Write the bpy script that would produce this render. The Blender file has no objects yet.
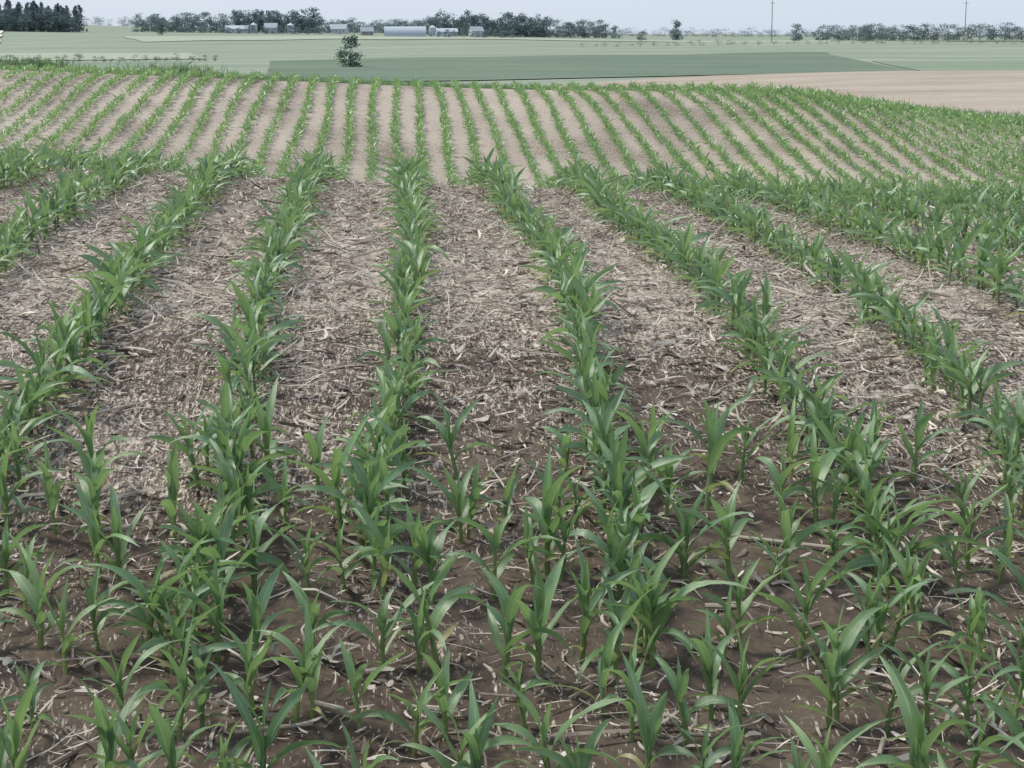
import bpy, math
import numpy as np
from mathutils import Vector
R = np.random.default_rng(7)
scene = bpy.context.scene

# ---------------------------------------------------------------- helpers
def vnoise(x, y, seed=0):
    x = np.asarray(x, float); y = np.asarray(y, float)
    xi = np.floor(x).astype(np.int64); yi = np.floor(y).astype(np.int64)
    fx = x-xi; fy = y-yi
    fx = fx*fx*(3-2*fx); fy = fy*fy*(3-2*fy)
    def h(a, b):
        n = (a*374761393 + b*668265263 + seed*982451653) & 0xffffffff
        n = ((n ^ (n >> 13))*1274126177) & 0xffffffff
        n = n ^ (n >> 16)
        return (n & 0xffff)/65535.0
    return (h(xi, yi)*(1-fx)+h(xi+1, yi)*fx)*(1-fy)+(h(xi, yi+1)*(1-fx)+h(xi+1, yi+1)*fx)*fy

def sstep(a, b, x):
    t = np.clip((x-a)/(b-a), 0, 1)
    return t*t*(3-2*t)

PY = np.array([-6000,-200,0,2,4,5,6.2,7.75,9.5,12.9,15,17,20,32,42,50,57,65,69,74,90,120,200,300,400,600,900,1300,1800,3000,7000],float)
PZ = np.array([-30,-2,-.68,-.64,-.56,-.46,-.27,-.08,.02,.05,.04,-.12,-.50,-2.1,-3.0,-2.5,-1.75,-.8,-.60,-.85,-2.4,-3.7,-4.9,-5.4,-5.0,-3.3,-.8,1.6,3.2,0,-30],float)
d = np.diff(PZ)/np.diff(PY)
m = np.zeros(len(PY))
for i in range(1, len(PY)-1):
    if d[i-1]*d[i] > 0: m[i] = 2*d[i-1]*d[i]/(d[i-1]+d[i])
m[0] = d[0]; m[-1] = d[-1]
def prof(y):
    y = np.clip(y, PY[0], PY[-1]-1e-6)
    i = np.clip(np.searchsorted(PY, y, side='right')-1, 0, len(PY)-2)
    hh = PY[i+1]-PY[i]; t = (y-PY[i])/hh
    return (PZ[i]*(2*t**3-3*t*t+1)+m[i]*hh*(t**3-2*t*t+t)+PZ[i+1]*(-2*t**3+3*t*t)+m[i+1]*hh*(t**3-t*t))

def height(X, Y):
    X = np.asarray(X, float); Y = np.asarray(Y, float)
    z = prof(Y)
    near = sstep(8, 14, Y)*(1-sstep(90, 170, Y))
    z = z - near*0.045*35*np.tanh((X-1.0)/35)
    z = z + .30*np.exp(-((X-14)/7)**2)*sstep(50, 62, Y)*(1-sstep(75, 100, Y))
    z = z - .70*sstep(15, 27, X)*sstep(50, 62, Y)*(1-sstep(75, 100, Y))
    # shoulder carrying the bare field on the right
    z = z + 2.0*np.exp(-((Y-205)/60)**2)*sstep(5, 70, X)
    far = sstep(250, 700, Y)
    z = z + far*(3.2*np.sin(X/230+.6)*np.sin(Y/290)+1.8*(vnoise(X/160, Y/190, 5)-.5)*2)
    z = z + sstep(550, 1000, Y)*(2.0-4.0*np.tanh(X/280))
    return z

def clod(X, Y):
    a = (1-sstep(20, 30, Y))
    return a*(0.035*(vnoise(X*3.1, Y*3.1, 1)-.5)+0.03*(vnoise(X*9, Y*9, 2)-.5)+0.018*(vnoise(X*24, Y*24, 3)-.5))

def gz(X, Y): return height(X, Y)+clod(X, Y)

def mk(name, V, F, mats, col=None, uv=None, smooth=True, mi=None):
    me = bpy.data.meshes.new(name)
    V = np.ascontiguousarray(V, dtype=np.float32); F = np.ascontiguousarray(F, dtype=np.int32)
    k = F.shape[1]
    me.vertices.add(len(V)); me.vertices.foreach_set('co', V.ravel())
    me.loops.add(F.size); me.loops.foreach_set('vertex_index', F.ravel())
    me.polygons.add(len(F))
    me.polygons.foreach_set('loop_start', np.arange(0, F.size, k, dtype=np.int32))
    me.polygons.foreach_set('loop_total', np.full(len(F), k, dtype=np.int32))
    if mi is not None: me.polygons.foreach_set('material_index', np.asarray(mi, np.int32))
    me.update(calc_edges=True)
    me.polygons.foreach_set('use_smooth', np.full(len(F), smooth))
    if col is not None:
        a = me.attributes.new('col', 'FLOAT_COLOR', 'POINT')
        c = np.ones((len(V), 4), np.float32); c[:, :3] = col; a.data.foreach_set('color', c.ravel())
    if uv is not None:
        a = me.attributes.new('luv', 'FLOAT_VECTOR', 'POINT')
        c = np.zeros((len(V), 3), np.float32); c[:, :2] = uv; a.data.foreach_set('vector', c.ravel())
    if not isinstance(mats, (list, tuple)): mats = [mats]
    for mt in mats: me.materials.append(mt)
    ob = bpy.data.objects.new(name, me); scene.collection.objects.link(ob)
    return ob

class NT:
    def __init__(s, name):
        s.m = bpy.data.materials.new(name); s.m.use_nodes = True
        s.t = s.m.node_tree; s.n = s.t.nodes; s.n.clear()
        s.out = s.n.new('ShaderNodeOutputMaterial')
    def add(s, typ, ins=None, **kw):
        nd = s.n.new(typ)
        for k, v in kw.items(): setattr(nd, k, v)
        if ins:
            for k, v in ins.items():
                if isinstance(v, bpy.types.NodeSocket): s.t.links.new(v, nd.inputs[k])
                else: nd.inputs[k].default_value = v
        return nd
    def link(s, a, b): s.t.links.new(a, b)
    def mix(s, f, a, b, mode='MIX'):
        nd = s.n.new('ShaderNodeMix'); nd.data_type = 'RGBA'; nd.blend_type = mode
        for sock, v in ((nd.inputs[0], f), (nd.inputs[6], a), (nd.inputs[7], b)):
            if isinstance(v, bpy.types.NodeSocket): s.t.links.new(v, sock)
            else: sock.default_value = v if not isinstance(v, tuple) or len(v) == 4 else (*v, 1)
        return nd.outputs[2]
    def math(s, op, a, b=0.0, clamp=False):
        nd = s.n.new('ShaderNodeMath'); nd.operation = op; nd.use_clamp = clamp
        for i, v in enumerate((a, b)):
            if isinstance(v, bpy.types.NodeSocket): s.t.links.new(v, nd.inputs[i])
            else: nd.inputs[i].default_value = v
        return nd.outputs[0]
    def noise(s, vec, scale, detail=4, rough=.55):
        return s.add('ShaderNodeTexNoise', {'Vector': vec, 'Scale': scale, 'Detail': detail, 'Roughness': rough}).outputs[0]
    def ramp(s, v, a, b):
        nd = s.add('ShaderNodeMapRange', {'Value': v, 'From Min': a, 'From Max': b}); nd.clamp = True
        return nd.outputs[0]

# ---------------------------------------------------------------- materials
def mat_leaf():
    s = NT('corn_leaf')
    at = s.add('ShaderNodeAttribute', attribute_name='col').outputs['Color']
    uv = s.add('ShaderNodeAttribute', attribute_name='luv').outputs['Vector']
    sep = s.add('ShaderNodeSeparateXYZ', {0: uv})
    u = sep.outputs[0]
    a = s.math('ABSOLUTE', u)
    rib = s.math('SUBTRACT', 1.0, s.ramp(a, .05, .18))
    st = s.add('ShaderNodeMapping', {'Vector': uv, 'Scale': (9, 1.2, 1)}).outputs[0]
    n1 = s.noise(st, 3.0, 3)
    geo = s.add('ShaderNodeNewGeometry')
    n2 = s.noise(geo.outputs['Position'], 14, 3)
    c = s.mix(s.math('MULTIPLY', s.ramp(n1, .4, .75), .4), at, (.30, .41, .24))
    c = s.mix(s.math('MULTIPLY', s.ramp(n2, .45, .8), .28), c, (.07, .155, .055))
    c = s.mix(s.math('MULTIPLY', rib, .5), c, (.36, .47, .27))
    bs = s.add('ShaderNodeBsdfPrincipled', {'Base Color': c, 'Roughness': .38, 'Specular IOR Level': .9})
    bump = s.add('ShaderNodeBump', {'Height': n1, 'Strength': .3, 'Distance': .004})
    s.link(bump.outputs[0], bs.inputs['Normal'])
    tc = s.mix(.5, c, (.34, .52, .14))
    tr = s.add('ShaderNodeBsdfTranslucent', {'Color': tc})
    mx = s.add('ShaderNodeMixShader', {0: .36, 1: bs.outputs[0], 2: tr.outputs[0]})
    s.link(mx.outputs[0], s.out.inputs[0]); return s.m

def mat_attr(name, rough=.8, nscale=30, namt=.3, spec=.2, transl=0):
    s = NT(name)
    at = s.add('ShaderNodeAttribute', attribute_name='col').outputs['Color']
    p = s.add('ShaderNodeNewGeometry').outputs['Position']
    n = s.noise(p, nscale, 3)
    c = s.mix(s.math('MULTIPLY', s.ramp(n, .4, .75), namt), at, (.09, .077, .064))
    bs = s.add('ShaderNodeBsdfPrincipled', {'Base Color': c, 'Roughness': rough, 'Specular IOR Level': spec})
    if transl:
        tr = s.add('ShaderNodeBsdfTranslucent', {'Color': c})
        mx = s.add('ShaderNodeMixShader', {0: transl, 1: bs.outputs[0], 2: tr.outputs[0]})
        s.link(mx.outputs[0], s.out.inputs[0])
    else: s.link(bs.outputs[0], s.out.inputs[0])
    return s.m

def mat_soil():
    s = NT('soil_with_residue')
    p = s.add('ShaderNodeNewGeometry').outputs['Position']
    cov = s.add('ShaderNodeAttribute', attribute_name='col').outputs['Color']
    covr = s.add('ShaderNodeSeparateColor', {0: cov}).outputs[0]
    n_big = s.noise(p, 1.2, 5)
    n_f = s.noise(p, 22, 5, .65)
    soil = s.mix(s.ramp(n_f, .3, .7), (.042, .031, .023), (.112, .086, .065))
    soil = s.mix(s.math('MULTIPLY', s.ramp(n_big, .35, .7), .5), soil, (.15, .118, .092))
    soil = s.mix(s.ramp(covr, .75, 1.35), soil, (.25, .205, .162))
    acc = None
    for i, (ang, sc) in enumerate(((.4, 60), (1.7, 75), (2.6, 50), (.95, 90))):
        mp = s.add('ShaderNodeMapping', {'Vector': p, 'Rotation': (0, 0, ang), 'Scale': (1, .13, 1), 'Location': (i*3.1, i, 0)}).outputs[0]
        v = s.noise(mp, sc, 2, .5)
        acc = v if acc is None else s.math('MAXIMUM', acc, v)
    thr = s.math('SUBTRACT', .82, s.math('MULTIPLY', covr, .30))
    mask = s.math('MULTIPLY', s.math('SUBTRACT', acc, thr), 14, clamp=True)
    nc = s.noise(p, 45, 2)
    straw = s.mix(s.ramp(nc, .35, .65), (.26, .213, .172), (.56, .495, .42))
    c = s.mix(mask, soil, straw)
    bs = s.add('ShaderNodeBsdfPrincipled', {'Base Color': c, 'Roughness': .9, 'Specular IOR Level': .15})
    hgt = s.math('ADD', s.math('MULTIPLY', mask, .4), n_f)
    bump = s.add('ShaderNodeBump', {'Height': hgt, 'Strength': .6, 'Distance': .012})
    s.link(bump.outputs[0], bs.inputs['Normal'])
    s.link(bs.outputs[0], s.out.inputs[0]); return s.m

def mat_field(name, c1, c2, scale=.02, stretch=(1, 1, 1), rot=0):
    s = NT(name)
    p = s.add('ShaderNodeNewGeometry').outputs['Position']
    mp = s.add('ShaderNodeMapping', {'Vector': p, 'Scale': stretch, 'Rotation': (0, 0, rot)}).outputs[0]
    n = s.noise(mp, scale, 6, .6)
    n2 = s.noise(p, scale*25, 4, .6)
    v = s.math('ADD', s.math('MULTIPLY', n, .7), s.math('MULTIPLY', n2, .3))
    c = s.mix(s.ramp(v, .38, .62), c1, c2)
    bs = s.add('ShaderNodeBsdfPrincipled', {'Base Color': c, 'Roughness': .95, 'Specular IOR Level': .05})
    s.link(bs.outputs[0], s.out.inputs[0]); return s.m

M_leaf = mat_leaf()
M_soil = mat_soil()
M_res = mat_attr('corn_residue', .75, 40, .25, .25)
M_fol = mat_attr('tree_foliage', .8, .5, .08, .1, .25)
M_bark = mat_field('bark', (.15, .16, .16), (.19, .195, .195), 2)
M_grass = mat_field('distant_grass', (.19, .235, .175), (.285, .315, .245), .012, (1, 5, 1), .15)  # far grass kept pale: distance haze is put into its colour

# ---------------------------------------------------------------- ground sheet
def axis_y():
    a = list(np.arange(2.4, 17, .045)) + list(np.arange(17, 76, .33))
    y = a[-1]; st = .6
    while y < 6500:
        y += st; st *= 1.055; a.append(y)
    b = [2.4]; st = .2
    while b[-1] > -300:
        b.append(b[-1]-st); st *= 1.4
    return np.array(sorted(set(b[1:]+a)))
def axis_x():
    a = list(np.arange(-5.5, 7.5, .05)); x = a[-1]; st = .08
    while x < 5000:
        x += st; st = min(st*1.07, 500); a.append(x)
    b = []; x = a[0]; st = .08
    while x > -5000:
        x -= st; st = min(st*1.07, 500); b.append(x)
    return np.array(sorted(b+a))
ax, ay = axis_x(), axis_y()
GX, GY = np.meshgrid(ax, ay)
GZ = gz(GX, GY)
nx, ny = len(ax), len(ay)
def density(X, Y):
    """how much of the soil is covered with last year's residue"""
    n = .6*vnoise(X*.9, Y*.7, 11)+.4*vnoise(X*2.6, Y*2.2, 12)
    d = .42+.80*n
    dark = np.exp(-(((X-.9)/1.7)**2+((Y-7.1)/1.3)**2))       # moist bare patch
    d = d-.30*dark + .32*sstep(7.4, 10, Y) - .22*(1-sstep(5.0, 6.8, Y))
    n3 = .5*vnoise(X*.25, Y*.16, 13)+.5*vnoise(X*1.1, Y*.5, 14)
    d = np.where(Y > 25, 1.08+.65*(n3-.5), d)
    return np.clip(d, .05, 1.35)
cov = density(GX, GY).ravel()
V = np.stack([GX.ravel(), GY.ravel(), GZ.ravel()], 1)
ii = np.arange(ny-1)[:, None]*nx+np.arange(nx-1)[None, :]
F = np.stack([ii, ii+1, ii+nx+1, ii+nx], -1).reshape(-1, 4)
fy = ((ay[:-1]+ay[1:])/2)[:, None]+np.zeros(nx-1)[None, :]
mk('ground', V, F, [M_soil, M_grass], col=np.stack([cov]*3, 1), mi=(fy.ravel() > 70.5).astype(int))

def patch(name, c, mat, off=.06, n=60):
    c = np.array(c, float)
    u, v = np.meshgrid(np.linspace(0, 1, n), np.linspace(0, 1, n))
    P = ((1-u)*(1-v))[..., None]*c[0]+(u*(1-v))[..., None]*c[1]+(u*v)[..., None]*c[2]+((1-u)*v)[..., None]*c[3]
    X, Y = P[..., 0].ravel(), P[..., 1].ravel()
    Y = Y+(vnoise(X/25, Y/40, 31)-.5)*Y*.035      # field borders wander a little
    i = np.arange(n-1)[:, None]*n+np.arange(n-1)[None, :]
    F = np.stack([i, i+1, i+n+1, i+n], -1).reshape(-1, 4)
    mk(name, np.stack([X, Y, height(X, Y)+off], 1), F, mat)

M_tan = mat_field('bare_soil_field', (.30, .25, .20), (.40, .345, .285), .05, (1, 3, 1), .1)
M_dk = mat_field('crop_dark', (.115, .16, .115), (.165, .205, .15), .02, (1, 3, 1))  # crop greens greyed and lightened to paint in distance haze
M_md = mat_field('crop_mid', (.17, .22, .16), (.225, .27, .195), .02, (1, 4, 1))
M_lt = mat_field('crop_light', (.29, .33, .25), (.35, .385, .30), .02, (1, 4, 1))
M_rd = mat_field('gravel_road', (.58, .55, .50), (.66, .63, .57), .1)
patch('bare_field', [(19, 205), (36, 88), (210, 150), (60, 262)], M_tan, .08, 90)
patch('crop_field', [(-18, 250), (90, 268), (120, 480), (-28, 400)], M_dk, .15)
patch('crop_field', [(91, 268), (420, 268), (500, 400), (111, 400)], M_md, .12)
patch('crop_field', [(-300, 420), (-45, 420), (-60, 520), (-350, 520)], M_lt, .15)
patch('crop_field', [(-300, 250), (-32, 250), (-46, 400), (-300, 330)], M_md, .15)
patch('crop_field', [(-100, 720), (180, 720), (230, 900), (-130, 850)], M_lt, .2)
patch('crop_field', [(200, 640), (700, 640), (800, 740), (260, 720)], M_dk, .2)
patch('gravel_road', [(-162, 660), (-148, 660), (-217, 1000), (-238, 1000)], M_rd, .5)

# ---------------------------------------------------------------- leaves
def leafmesh(base, az, th0, droop, L, W, twist, fold, bend, n, col):
    M = len(az); t = np.linspace(0, 1, n+1)[None, :]
    th = th0[:, None]+droop[:, None]*t**1.3
    tm = (th[:, 1:]+th[:, :-1])/2; ds = (L/n)[:, None]
    r = np.concatenate([np.zeros((M, 1)), np.cumsum(np.sin(tm)*ds, 1)], 1)
    z = np.concatenate([np.zeros((M, 1)), np.cumsum(np.cos(tm)*ds, 1)], 1)
    w = W[:, None]*np.minimum(1, .45+2.2*t)*np.clip(1-t**2.6, 0.02, 1)**.9/2
    h = np.stack([np.cos(az), np.sin(az), 0*az], 1)[:, None, :]
    s0 = np.stack([-np.sin(az), np.cos(az), 0*az], 1)[:, None, :]
    zz = np.array([0, 0, 1.])[None, None, :]
    N = -np.cos(th)[..., None]*h+np.sin(th)[..., None]*zz
    tw = (twist[:, None]*t)[..., None]
    S = np.cos(tw)*s0+np.sin(tw)*N
    N2 = -np.sin(tw)*s0+np.cos(tw)*N
    C = base[:, None, :]+r[..., None]*h+z[..., None]*zz+(bend*L)[:, None, None]*(t**2)[..., None]*s0
    ph = R.uniform(0, 6.28, M)[:, None]
    wv1 = (np.sin(t*11+ph)*.24*w)[..., None]*N2
    wv2 = (np.sin(t*13+ph*1.7)*.24*w)[..., None]*N2
    up = (fold[:, None]*w)[..., None]*N2
    A = C-S*w[..., None]+up+wv1; B = C+S*w[..., None]+up+wv2
    V = np.stack([A, C, B], 2).reshape(-1, 3)
    b = (np.arange(M)*(n+1)*3)[:, None, None]+(np.arange(n)*3)[None, :, None]+np.arange(2)[None, None, :]
    F = np.stack([b, b+1, b+4, b+3], -1).reshape(-1, 4)
    cc = np.broadcast_to(col[:, None, None, :], (M, n+1, 3, 3)).reshape(-1, 3)
    uv = np.zeros((M, n+1, 3, 2)); uv[..., 0] = np.array([-1, 0, 1]); uv[..., 1] = (t*L[:, None]*12)[..., None]+ph[..., None]*5
    return V, F, cc, uv.reshape(-1, 2)

def stems(base, H, r0, lean, col):
    M = len(H); k = 5
    a = np.arange(k)*2*np.pi/k
    V = np.zeros((M, 3, k, 3))
    for j, (f, rr) in enumerate(((-.12, 1.15), (.5, 1.0), (1, .6))):
        V[:, j, :, 0] = base[:, 0, None]+lean[:, 0, None]*max(f, 0)+np.cos(a)*r0[:, None]*rr
        V[:, j, :, 1] = base[:, 1, None]+lean[:, 1, None]*max(f, 0)+np.sin(a)*r0[:, None]*rr
        V[:, j, :, 2] = (base[:, 2]+H*f)[:, None]
    b = (np.arange(M)*3*k)[:, None, None]+(np.arange(2)*k)[None, :, None]
    i = np.arange(k)[None, None, :]; i2 = (np.arange(k)+1) % k
    F = np.stack([b+i, b+i2, b+k+i2, b+k+i], -1).reshape(-1, 4)
    cc = np.broadcast_to(col[:, None, None, :], V.shape).reshape(-1, 3)
    uv = np.tile([.6, 0.], (M*3*k, 1))
    return V.reshape(-1, 3), F, cc, uv

def merge(parts):
    Vs, Fs, Cs, Us = [], [], [], []; o = 0
    for V, F, C, U in parts:
        Vs.append(V); Fs.append(F+o); Cs.append(C); Us.append(U); o += len(V)
    return np.concatenate(Vs), np.concatenate(Fs), np.concatenate(Cs), np.concatenate(Us)

HB = np.array([.02, .04, .065, .09, .115, .135, .15])
TH = np.array([1.05, .85, .70, .52, .36, .20, .06])
DR = np.array([1.0, 1.35, 1.45, 1.35, 1.05, .7, .3])
LL = np.array([.12, .19, .25, .27, .25, .20, .14])
WW = np.array([.016, .025, .033, .037, .035, .029, .019])
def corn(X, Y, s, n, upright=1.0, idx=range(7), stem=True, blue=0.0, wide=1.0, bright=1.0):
    M = len(X); Z = gz(X, Y)
    az0 = R.uniform(0, 2*np.pi, M); parts = []
    lean = R.normal(0, .018, (M, 2))
    tone = R.normal(0, 1, M)
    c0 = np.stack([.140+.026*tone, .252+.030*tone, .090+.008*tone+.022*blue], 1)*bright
    for i in idx:
        az = az0+i*np.pi+R.normal(0, .45, M)
        f = HB[i]/.15
        base = np.stack([X+lean[:, 0]*f, Y+lean[:, 1]*f, Z+s*HB[i]], 1)
        L = LL[i]*s*R.uniform(.75, 1.2, M)
        th = np.clip(TH[i]*upright*R.normal(1, .2, M)+R.normal(0, .06, M), .02, 1.4)
        dr = DR[i]*R.uniform(.35, 1.5, M)
        c = c0*(1+R.normal(0, .14, (M, 1)))
        if i < 2:
            old = (R.uniform(0, 1, M) < .25)[:, None]
            c = np.where(old, np.array([.36, .32, .14]), c*np.array([1.25, 1.08, .9]))
        if i > 4: c = c*np.array([1.15, 1.12, 1.0])
        parts.append(leafmesh(base, az, th, dr, L, WW[i]*s*wide*R.uniform(.8, 1.15, M), R.normal(0, .9, M), R.uniform(.2, .8, M), R.normal(0, .14, M), n, np.clip(c, .01, 1)))
    if stem:
        parts.append(stems(np.stack([X, Y, Z], 1), .16*s, .0080*s, lean, np.clip(c0*np.array([1.7, 1.25, 1.1]), 0, 1)))
    return merge(parts)

ROW0, SP = .10, .795
def rowx(k, y):
    x = ROW0+SP*k+.03*np.sin(y*.55+k*2.1)+.02*np.sin(y*1.3+k)
    w = 1-sstep(5.0, 8.0, y)
    bendk = {0: -.27, 1: -.14, -1: .03, 2: -.05}.get(k, -.05)
    return x+bendk*w
start = {0: 5.5, 1: 4.9, -1: 4.9, 2: 5.1, -2: 5.4, 3: 5.6}
xs, ys = [], []
for k in range(-12, 15):
    y0 = start.get(k, 5.6)+R.uniform(-.1, .1)
    y = np.arange(y0, 19, .085); y = y+R.normal(0, .03, len(y))
    y = y[R.uniform(0, 1, len(y)) > .03]
    xs.append(rowx(k, y)+R.normal(0, .034, len(y))); ys.append(y)
X = np.concatenate(xs); Y = np.concatenate(ys)
sc = np.clip(R.normal(.86, .13, len(X)), .45, 1.15)*(1+.22*(vnoise(X*.8, Y*.8, 21)-.5))
V, F, C, U = corn(X, Y, sc, 6, 1.2, blue=1, wide=1.2)
mk('corn_rows', V, F, M_leaf, C, U)
# headland rows, planted across
xs, ys = [], []
for j, yb in enumerate((3.1, 3.6, 4.1, 4.55, 5.0, 5.45, 5.9, 6.3)):
    x = np.arange(-5, 6, .12); x = x+R.normal(0, .04, len(x))
    keep = R.uniform(0, 1, len(x)) > (.08 if j < 6 else .3)
    x = x[keep]
    xs.append(x); ys.append(yb+.06*np.sin(x*1.1+j)+R.normal(0, .06, len(x))-.02*x)
X = np.concatenate(xs); Y = np.concatenate(ys)
sc = np.clip(R.normal(.95, .16, len(X)), .45, 1.28)
V, F, C, U = corn(X, Y, sc, 9, .75, blue=.6, wide=1.05)
mk('corn_headland', V, F, M_leaf, C, U)
# far field
xs, ys = [], []
for k in range(-50, 70):
    y = np.arange(19, 70.2, .12)
    hid = (y < 40) & (R.uniform(0, 1, len(y)) < .6)
    y = y[~hid]; y = y+R.normal(0, .03, len(y))
    x = ROW0+SP*k+R.normal(0, .045, len(y))+.06*np.sin(y*.3+k)
    ok = (x > -.30*y-4) & (x < .42*y+5)
    ok &= R.uniform(0, 1, len(y)) > .25*vnoise(x*.5, y*.3, 41)
    xs.append(x[ok]); ys.append(y[ok])
X = np.concatenate(xs); Y = np.concatenate(ys)
sc = np.clip(R.normal(.92, .14, len(X)), .5, 1.25)*(.85+.3*vnoise(X*.2, Y*.15, 42))*(1+.25*sstep(5, 17, X))
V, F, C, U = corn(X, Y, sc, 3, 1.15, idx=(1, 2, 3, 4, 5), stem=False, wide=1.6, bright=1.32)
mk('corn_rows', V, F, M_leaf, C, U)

# ---------------------------------------------------------------- residue
def residue(N):
    P = []
    X = R.uniform(-5.5, 7.5, N*2); Y = 3.0+15*R.uniform(0, 1, N*2)**.85
    dn = density(X, Y)
    k = R.uniform(0, 1, N*2) < dn**1.3
    X, Y, dn = X[k][:N], Y[k][:N], dn[k][:N]; M = len(X)
    L = np.clip(R.lognormal(math.log(.058), .70, M), .012, .36)
    W = np.clip(R.lognormal(math.log(.0060), .58, M), .002, .026)
    az = R.uniform(0, 2*np.pi, M)
    n = 3; t = np.linspace(-.5, .5, n+1)[None, :]
    pitch = R.normal(0, .22, M); roll = R.normal(0, .5, M)
    curl = R.normal(0, .25, M); sidec = R.normal(0, .25, M)
    off = np.abs(R.normal(0, .014, M))+.004+np.abs(pitch)*L*.4
    cx, sx = np.cos(az)[:, None], np.sin(az)[:, None]
    l = t*L[:, None]; s = sidec[:, None]*L[:, None]*(t**2)*2
    px = X[:, None]+l*cx-s*sx; py = Y[:, None]+l*sx+s*cx
    pz = gz(X, Y)[:, None]+off[:, None]+l*pitch[:, None]+curl[:, None]*L[:, None]*(t**2)*1.2
    w = (W[:, None]/2)*(1-.5*np.abs(t*2)**3)
    rz = np.sin(roll)[:, None]*w; rh = np.cos(roll)[:, None]*w
    A = np.stack([px-sx*rh, py+cx*rh, pz+rz], -1); B = np.stack([px+sx*rh, py-cx*rh, pz-rz], -1)
    V = np.stack([A, B], 2).reshape(-1, 3)
    b = (np.arange(M)*(n+1)*2)[:, None]+(np.arange(n)*2)[None, :]
    F = np.stack([b, b+1, b+3, b+2], -1).reshape(-1, 4)
    q = R.uniform(0, 1, M)**1.1
    c = np.array([.125, .098, .077])*(1-q[:, None])+np.array([.66, .59, .505])*q[:, None]
    C = np.broadcast_to(c[:, None, None, :], (M, n+1, 2, 3)).reshape(-1, 3)
    P.append((V, F, C, np.zeros((len(V), 2))))
    M = 2000
    X = R.uniform(-5.5, 7.5, M); Y = R.uniform(3, 18, M); az = R.uniform(0, 6.28, M)
    L = np.clip(R.lognormal(math.log(.10), .6, M), .03, .38); r = R.uniform(.003, .009, M); k = 6
    a = np.arange(k)*2*np.pi/k
    V = np.zeros((M, 4, k, 3)); pit = R.normal(0, .1, M); z0 = gz(X, Y)+r+.008
    for j, (f, rr) in enumerate(((-.5, .15), (-.5, 1), (.5, .9), (.5, .15))):
        cxx = X+np.cos(az)*L*f; cyy = Y+np.sin(az)*L*f; czz = z0+np.abs(pit)*L*.5+pit*L*f
        V[:, j, :, 0] = cxx[:, None]-np.sin(az)[:, None]*np.cos(a)*(r*rr)[:, None]
        V[:, j, :, 1] = cyy[:, None]+np.cos(az)[:, None]*np.cos(a)*(r*rr)[:, None]
        V[:, j, :, 2] = czz[:, None]+np.sin(a)*(r*rr)[:, None]
    b = (np.arange(M)*4*k)[:, None, None]+(np.arange(3)*k)[None, :, None]
    i = np.arange(k)[None, None, :]; i2 = (np.arange(k)+1) % k
    F = np.stack([b+i, b+i2, b+k+i2, b+k+i], -1).reshape(-1, 4)
    q = R.uniform(.2, .95, M)
    c = np.array([.14, .10, .07])*(1-q[:, None])+np.array([.58, .51, .42])*q[:, None]
    P.append((V.reshape(-1, 3), F, np.broadcast_to(c[:, None, None, :], V.shape).reshape(-1, 3), np.zeros((M*4*k, 2))))
    return merge(P)
V, F, C, U = residue(180000)
mk('corn_residue', V, F, M_res, C, U, smooth=False)

# ---------------------------------------------------------------- rough grass along field edges
def grass(name, X, Y, hmin, hmax, c):
    M = len(X); H = R.uniform(hmin, hmax, M)
    base = np.stack([X, Y, height(X, Y)], 1)
    col = np.array(c)[None, :]*(1+R.normal(0, .2, (M, 1)))
    V, F, C, U = leafmesh(base, R.uniform(0, 6.28, M), R.uniform(0, .4, M), R.uniform(.1, 1.2, M), H, H*.05+.015, R.normal(0, .5, M), R.uniform(0, .4, M), R.normal(0, .1, M), 3, np.clip(col, .01, 1))
    mk(name, V, F, M_leaf, C, U)
N = 26000
X = R.uniform(-28, 40, N); Y = 70.6+R.uniform(0, 3.2, N)
grass('grass', X, Y, .12, .34, (.10, .18, .08))
N = 5000
X = np.concatenate([R.normal(c, s, int(N*f)) for c, s, f in ((-18, 1.2, .2), (-14.5, .8, .15), (-21, 1.5, .2), (-9, 1, .1), (26, 3, .35))])
grass('weeds', X, 71.5+R.uniform(0, 1.5, len(X)), .2, .75, (.07, .13, .06))

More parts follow.
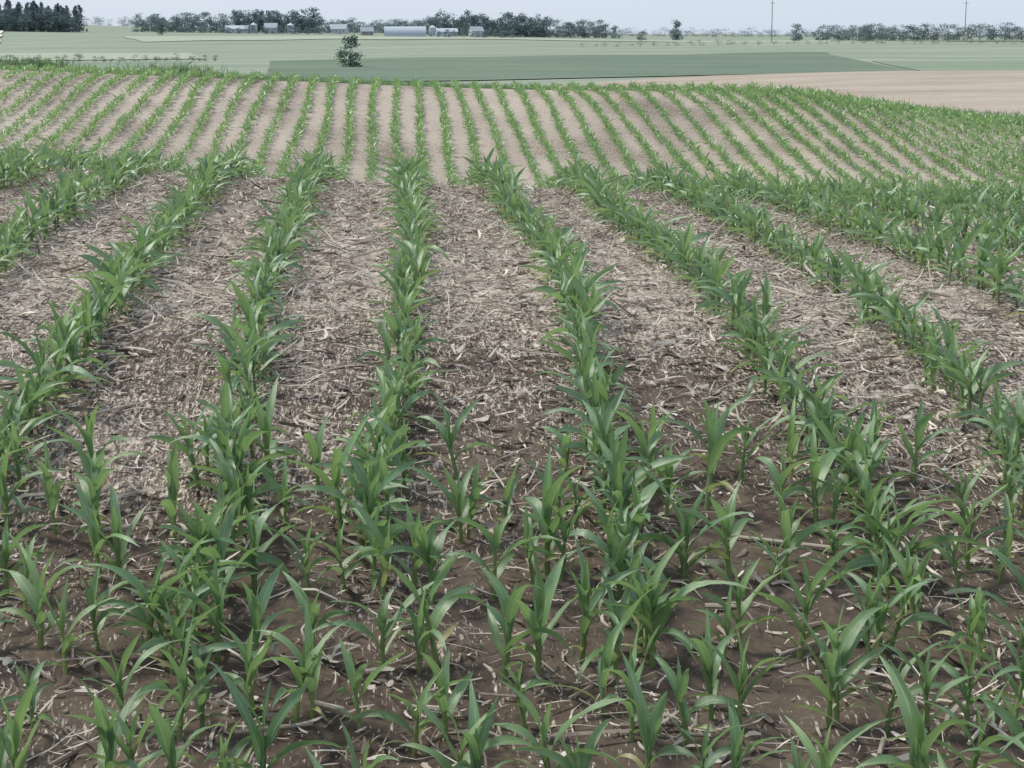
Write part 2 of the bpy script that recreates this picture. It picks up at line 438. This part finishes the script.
# ---------------------------------------------------------------- trees
def tree_parts(x, y, H, Wd, kind='dec', col=(.07, .11, .08), nc=16, nl=36, z=None):
    z0 = float(height(x, y)) if z is None else z
    fol, wood = [], []
    def tube(p0, p1, r0, r1):
        p0 = np.array(p0); p1 = np.array(p1); dd = p1-p0; dd = dd/np.linalg.norm(dd)
        u = np.cross(dd, [.3, .9, .1]); u /= np.linalg.norm(u); v = np.cross(dd, u)
        a = np.arange(6)*np.pi/3
        ring = np.cos(a)[:, None]*u+np.sin(a)[:, None]*v
        wood.append(np.concatenate([p0+ring*r0, p1+ring*r1]))
    tr = H*.012+.04
    top = (x+R.normal(0, .02*H), y, z0+H*(.6 if kind == 'dec' else .95))
    tube((x, y, z0-.3), top, tr*1.3, tr*.35)
    C = []
    if kind == 'dec':
        for i in range(nc):
            a = R.uniform(0, 6.28); f = R.uniform(0, 1)**.5
            zz = R.uniform(.04, .90); env = math.sin(math.pi*min(1, max(0, (zz+.20)/1.20)))**.6
            c = np.array([x+math.cos(a)*Wd*.40*f*env, y+math.sin(a)*Wd*.40*f*env, z0+H*zz])
            C.append((c, Wd*R.uniform(.16, .25), H*R.uniform(.09, .15)))
            if i % 2 == 0:
                s = np.array([x, y, z0+H*zz*.55]); tube(s, c, tr*.5, tr*.12)
    else:
        for i in range(nc):
            zz = (i+.5)/nc; a = R.uniform(0, 6.28); f = R.uniform(.1, .35)
            rr = Wd*.5*(1-zz)**.5
            c = np.array([x+math.cos(a)*rr*f, y+math.sin(a)*rr*f, z0+H*(.02+.94*zz)])
            C.append((c, max(rr*.85, .2), H*.05))
    for c, rx, rz in C:
        g = R.normal(0, 1, (nl, 3)); g /= np.linalg.norm(g, axis=1)[:, None]; g *= R.uniform(.35, 1.15, nl)[:, None]
        P = c+g*np.array([rx, rx, rz])
        sz = R.uniform(.5, 1.1, nl)*H*.038+.03
        a = R.normal(0, 1, (nl, 3)); a /= np.linalg.norm(a, axis=1)[:, None]
        b = np.cross(a, R.normal(0, 1, (nl, 3))); b /= np.linalg.norm(b, axis=1)[:, None]
        a = a*sz[:, None]; b = b*sz[:, None]*.7
        q = np.stack([P-a, P-b*.9, P+a, P+b], 1)
        sh = R.uniform(.78, 1.22)
        cc = np.array(col)*sh*(1+R.normal(0, .13, (nl, 1)))
        fol.append((q, np.repeat(np.clip(cc, .01, 1)[:, None, :], 4, 1)))
    return fol, wood

def build_trees(name, specs):
    fq, fc, wd = [], [], []
    for sp in specs:
        f, w = tree_parts(**sp)
        fq += [a.reshape(-1, 3) for a, b in f]; fc += [b.reshape(-1, 3) for a, b in f]; wd += w
    FV = np.concatenate(fq); FC = np.concatenate(fc)
    FF = np.arange(len(FV)).reshape(-1, 4)
    WV = np.concatenate(wd); nw = len(wd)
    b = (np.arange(nw)*12)[:, None]; i = np.arange(6)[None, :]; i2 = ((np.arange(6)+1) % 6)[None, :]
    WF = np.stack([b+i, b+i2, b+6+i2, b+6+i], -1).reshape(-1, 4)+len(FV)
    Vv = np.concatenate([FV, WV]); Ff = np.concatenate([FF, WF])
    cc = np.concatenate([FC, np.tile([.08, .07, .06], (len(WV), 1))])
    mi = np.concatenate([np.zeros(len(FF)), np.ones(len(WF))])
    mk(name, Vv, Ff, [M_fol, M_bark], cc, smooth=False, mi=mi)

def belt(name, x0, x1, y, n, h0, h1, wf=.75, kind='dec', col=(.07, .11, .085), ysp=12, **kw):
    sp = []
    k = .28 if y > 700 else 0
    col = tuple(np.array(col)*(1-k)+np.array([.27, .33, .37])*k)  # far belts: blue-grey air haze mixed into the foliage colour
    for i in range(n):
        x = x0+(x1-x0)*(i+R.uniform(.1, .9))/n; H = R.uniform(h0, h1)
        sp.append(dict(x=x, y=y+R.uniform(-ysp, ysp), H=H, Wd=H*wf*R.uniform(.8, 1.2), kind=kind, col=col, **kw))
    build_trees(name, sp)
belt('tree_line', -272, -176, 1000, 62, 12, 18, .6, 'con', (.10, .15, .15), 14)  # belt colours themselves are also paled and blued as painted haze
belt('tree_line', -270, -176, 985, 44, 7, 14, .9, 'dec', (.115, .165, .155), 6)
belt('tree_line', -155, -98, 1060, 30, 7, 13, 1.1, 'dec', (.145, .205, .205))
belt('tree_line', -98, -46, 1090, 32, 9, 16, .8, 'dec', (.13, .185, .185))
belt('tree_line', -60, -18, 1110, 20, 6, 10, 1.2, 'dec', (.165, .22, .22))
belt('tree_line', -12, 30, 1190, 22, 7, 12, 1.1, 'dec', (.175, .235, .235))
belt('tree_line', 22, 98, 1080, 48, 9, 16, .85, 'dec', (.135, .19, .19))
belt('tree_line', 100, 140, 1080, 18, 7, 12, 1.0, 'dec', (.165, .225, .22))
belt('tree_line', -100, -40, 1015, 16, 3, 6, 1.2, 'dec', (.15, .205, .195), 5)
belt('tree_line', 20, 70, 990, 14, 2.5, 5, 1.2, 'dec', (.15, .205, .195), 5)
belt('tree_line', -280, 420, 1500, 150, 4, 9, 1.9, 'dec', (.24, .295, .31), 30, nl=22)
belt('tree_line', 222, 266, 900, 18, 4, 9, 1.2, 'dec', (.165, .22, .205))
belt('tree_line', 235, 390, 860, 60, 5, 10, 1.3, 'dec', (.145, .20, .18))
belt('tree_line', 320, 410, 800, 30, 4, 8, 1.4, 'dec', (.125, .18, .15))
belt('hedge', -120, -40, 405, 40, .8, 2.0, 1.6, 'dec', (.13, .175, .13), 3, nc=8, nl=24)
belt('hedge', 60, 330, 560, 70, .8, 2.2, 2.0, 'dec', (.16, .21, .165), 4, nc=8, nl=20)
for (x, y, H, W, c) in ((-8.4, 350, 6.6, 5.8, (.12, .175, .135)), (148, 900, 11, 8, (.18, .235, .23)), (207, 880, 9, 9, (.18, .235, .23)), (130, 900, 5, 6, (.18, .23, .215)), (-118, 900, 8, 7, (.17, .22, .205))):  # far lone trees carry the haze in their colour too
    build_trees('deciduous_tree', [dict(x=x, y=y, H=H, Wd=W, col=c, nc=22, nl=48)])

# ---------------------------------------------------------------- buildings
def flat(name, c, rough=.6, metal=0):
    s = NT(name); p = s.add('ShaderNodeNewGeometry').outputs['Position']
    n = s.noise(p, .8, 4)
    cc = s.mix(s.math('MULTIPLY', s.ramp(n, .35, .7), .25), c, tuple(v*.7 for v in c))
    b = s.add('ShaderNodeBsdfPrincipled', {'Base Color': cc, 'Roughness': rough, 'Metallic': metal})
    s.link(b.outputs[0], s.out.inputs[0]); return s.m
M_white = flat('white_siding', (.48, .53, .58)); M_metal = flat('galvanised_metal', (.40, .45, .51), .6)  # building colours paled and blued, haze painted into the surfaces
M_roof = flat('grey_roof', (.31, .34, .38)); M_glass = flat('window_glass', (.22, .25, .28), .3); M_red = flat('barn_red', (.31, .25, .25))
M_wood = flat('pole_wood', (.24, .25, .27), .9)
def child(par, name, V, F, mat):
    me = bpy.data.meshes.new(name); me.from_pydata(V, [], F); me.update(); me.materials.append(mat)
    o = bpy.data.objects.new(name, me); scene.collection.objects.link(o); o.parent = par; return o
def box(par, name, x0, x1, y0, y1, z0, z1, mat):
    V = [(x, y, z) for z in (z0, z1) for x, y in ((x0, y0), (x1, y0), (x1, y1), (x0, y1))]
    return child(par, name, V, [(0, 3, 2, 1), (4, 5, 6, 7), (0, 1, 5, 4), (1, 2, 6, 5), (2, 3, 7, 6), (3, 0, 4, 7)], mat)
def empty(name, x, y, rot=0):
    e = bpy.data.objects.new(name, None); e.location = (x, y, float(height(x, y))-.1); e.rotation_euler = (0, 0, rot)
    scene.collection.objects.link(e); return e
def gable(name, x, y, w, dp, hw, hr, mw, mr, rot=0, door=True, wins=4):
    e = empty(name, x, y, rot); a = w/2; b = dp/2
    V = [(-a, -b, 0), (a, -b, 0), (a, b, 0), (-a, b, 0), (-a, -b, hw), (a, -b, hw), (a, b, hw), (-a, b, hw), (-a, 0, hw+hr), (a, 0, hw+hr)]
    child(e, 'walls', V, [(0, 1, 5, 4), (2, 3, 7, 6), (1, 2, 6, 9, 5), (3, 0, 4, 8, 7)], mw)
    o = .5; t = .18; sl = hr/b
    V = [(-a-o, -b-o, hw-sl*o+.02), (a+o, -b-o, hw-sl*o+.02), (a+o, 0, hw+hr+.02), (-a-o, 0, hw+hr+.02), (-a-o, b+o, hw-sl*o+.02), (a+o, b+o, hw-sl*o+.02)]
    V += [(p[0], p[1], p[2]+t) for p in V]
    child(e, 'roof', V, [(0, 3, 2, 1), (3, 4, 5, 2), (6, 7, 8, 9), (9, 8, 11, 10), (0, 1, 7, 6), (4, 10, 11, 5), (0, 6, 9, 3), (3, 9, 10, 4), (1, 2, 8, 7), (2, 5, 11, 8)], mr)
    for i in range(wins):
        xx = -a+w*(i+.5)/wins
        if door and i == wins//2: box(e, 'door', xx-w*.06, xx+w*.06, -b-.06, -b+.02, 0, hw*.75, mr)
        else: box(e, 'window', xx-.5, xx+.5, -b-.05, -b+.02, hw*.35, hw*.7, M_glass)
def silo(x, y, r, h):
    e = empty('grain_bin', x, y); k = 20
    V = []; 
    for z, rr in ((0, r), (h, r), (h, r*1.04), (h+r*.55, r*.12), (h+r*.65, .02)):
        V += [(rr*math.cos(2*math.pi*i/k), rr*math.sin(2*math.pi*i/k), z) for i in range(k)]
    F1 = [(j*k+i, j*k+(i+1) % k, (j+1)*k+(i+1) % k, (j+1)*k+i) for j in (0,) for i in range(k)]
    F2 = [(j*k+i, j*k+(i+1) % k, (j+1)*k+(i+1) % k, (j+1)*k+i) for j in (1, 2, 3) for i in range(k)]
    child(e, 'wall', V, F1, M_metal); child(e, 'roof', V, F2, M_white)
def hoop(x, y, w, dp, h):
    e = empty('hoop_barn', x, y); k = 12; V = []
    for xx in (-w/2, w/2):
        V += [(xx, -dp/2*math.cos(math.pi*i/k), 1.2+h*math.sin(math.pi*i/k)) for i in range(k+1)]
    child(e, 'roof', V, [(i, k+1+i, k+2+i, i+1) for i in range(k)]+[tuple(range(k+1)), tuple(range(2*k+1, k, -1))], M_metal)
    box(e, 'walls', -w/2+.05, w/2-.05, -dp/2+.05, dp/2-.05, 0, 1.25, M_white)
hoop(7, 960, 23, 12, 4.4)
gable('machine_shed', -92, 1040, 13, 10, 2.6, 1.8, M_white, M_metal)
gable('farm_house', -72, 1040, 7, 7, 3.6, 2.4, M_white, M_roof)
gable('farm_house', 49, 1020, 7, 7, 3.6, 2.4, M_white, M_roof, .3)
gable('barn', -32, 1060, 9, 8, 3.0, 2.6, M_white, M_roof, -.2)
gable('machine_shed', 32, 1030, 12, 8, 2.8, 1.8, M_white, M_metal, .1)
gable('barn', -15, 1010, 7, 6, 2.4, 2.2, M_red, M_roof, .2)
for x, y in ((-83, 1050), (24, 1040), (-61, 1050)): silo(x, y, 2.2, 5)

def pole(x, y, H):
    e = empty('utility_pole', x, y); k = 8; V = []
    for z, r in ((0, .22), (H, .14)): V += [(r*math.cos(2*math.pi*i/k), r*math.sin(2*math.pi*i/k), z) for i in range(k)]
    child(e, 'shaft', V, [(i, (i+1) % k, k+(i+1) % k, k+i) for i in range(k)]+[tuple(range(k, 2*k))], M_wood)
    box(e, 'crossarm', -.9, .9, -.24, -.16, H-1.2, H-1.05, M_wood)
    for xx in (-.8, 0, .8): box(e, 'insulator', xx-.06, xx+.06, -.26, -.14, H-1.05, H-.85, M_glass)
pole(154.5, 700, 17); pole(235, 700, 17); pole(103, 1000, 10)

# ---------------------------------------------------------------- light
el, az = math.radians(54), math.radians(-65)
S = Vector((math.cos(el)*math.sin(az), math.cos(el)*math.cos(az), math.sin(el)))
ld = bpy.data.lights.new('sun', 'SUN'); ld.energy = 3.6; ld.angle = math.radians(10); ld.color = (1, .945, .85)
lo = bpy.data.objects.new('sun', ld); lo.rotation_euler = (-S).to_track_quat('-Z', 'Y').to_euler(); lo.location = S*50
scene.collection.objects.link(lo)
w = bpy.data.worlds.new('World'); scene.world = w; w.use_nodes = True
nt = w.node_tree; bg = nt.nodes['Background']
sk = nt.nodes.new('ShaderNodeTexSky'); sk.sky_type = 'NISHITA'; sk.sun_disc = False
sk.sun_elevation = el; sk.sun_rotation = az; sk.air_density = 1.0; sk.dust_density = 1.0; sk.ozone_density = 3
mx = nt.nodes.new('ShaderNodeMix'); mx.data_type = 'RGBA'; mx.inputs[0].default_value = .78
nt.links.new(sk.outputs[0], mx.inputs[6]); mx.inputs[7].default_value = (5.0, 5.7, 6.8, 1)   # milky haze veil
nt.links.new(mx.outputs[2], bg.inputs[0]); bg.inputs[1].default_value = .142

cd = bpy.data.cameras.new('camera'); cd.lens = 59.77; cd.sensor_width = 36; cd.clip_start = .1; cd.clip_end = 12000
co = bpy.data.objects.new('camera', cd); co.location = (0, 0, 1.43)
co.rotation_euler = (math.radians(90-11.6), 0, math.radians(-3.94))
scene.collection.objects.link(co); scene.camera = co
scene.view_settings.view_transform = 'Standard'; scene.view_settings.look = 'None'; scene.view_settings.exposure = 0
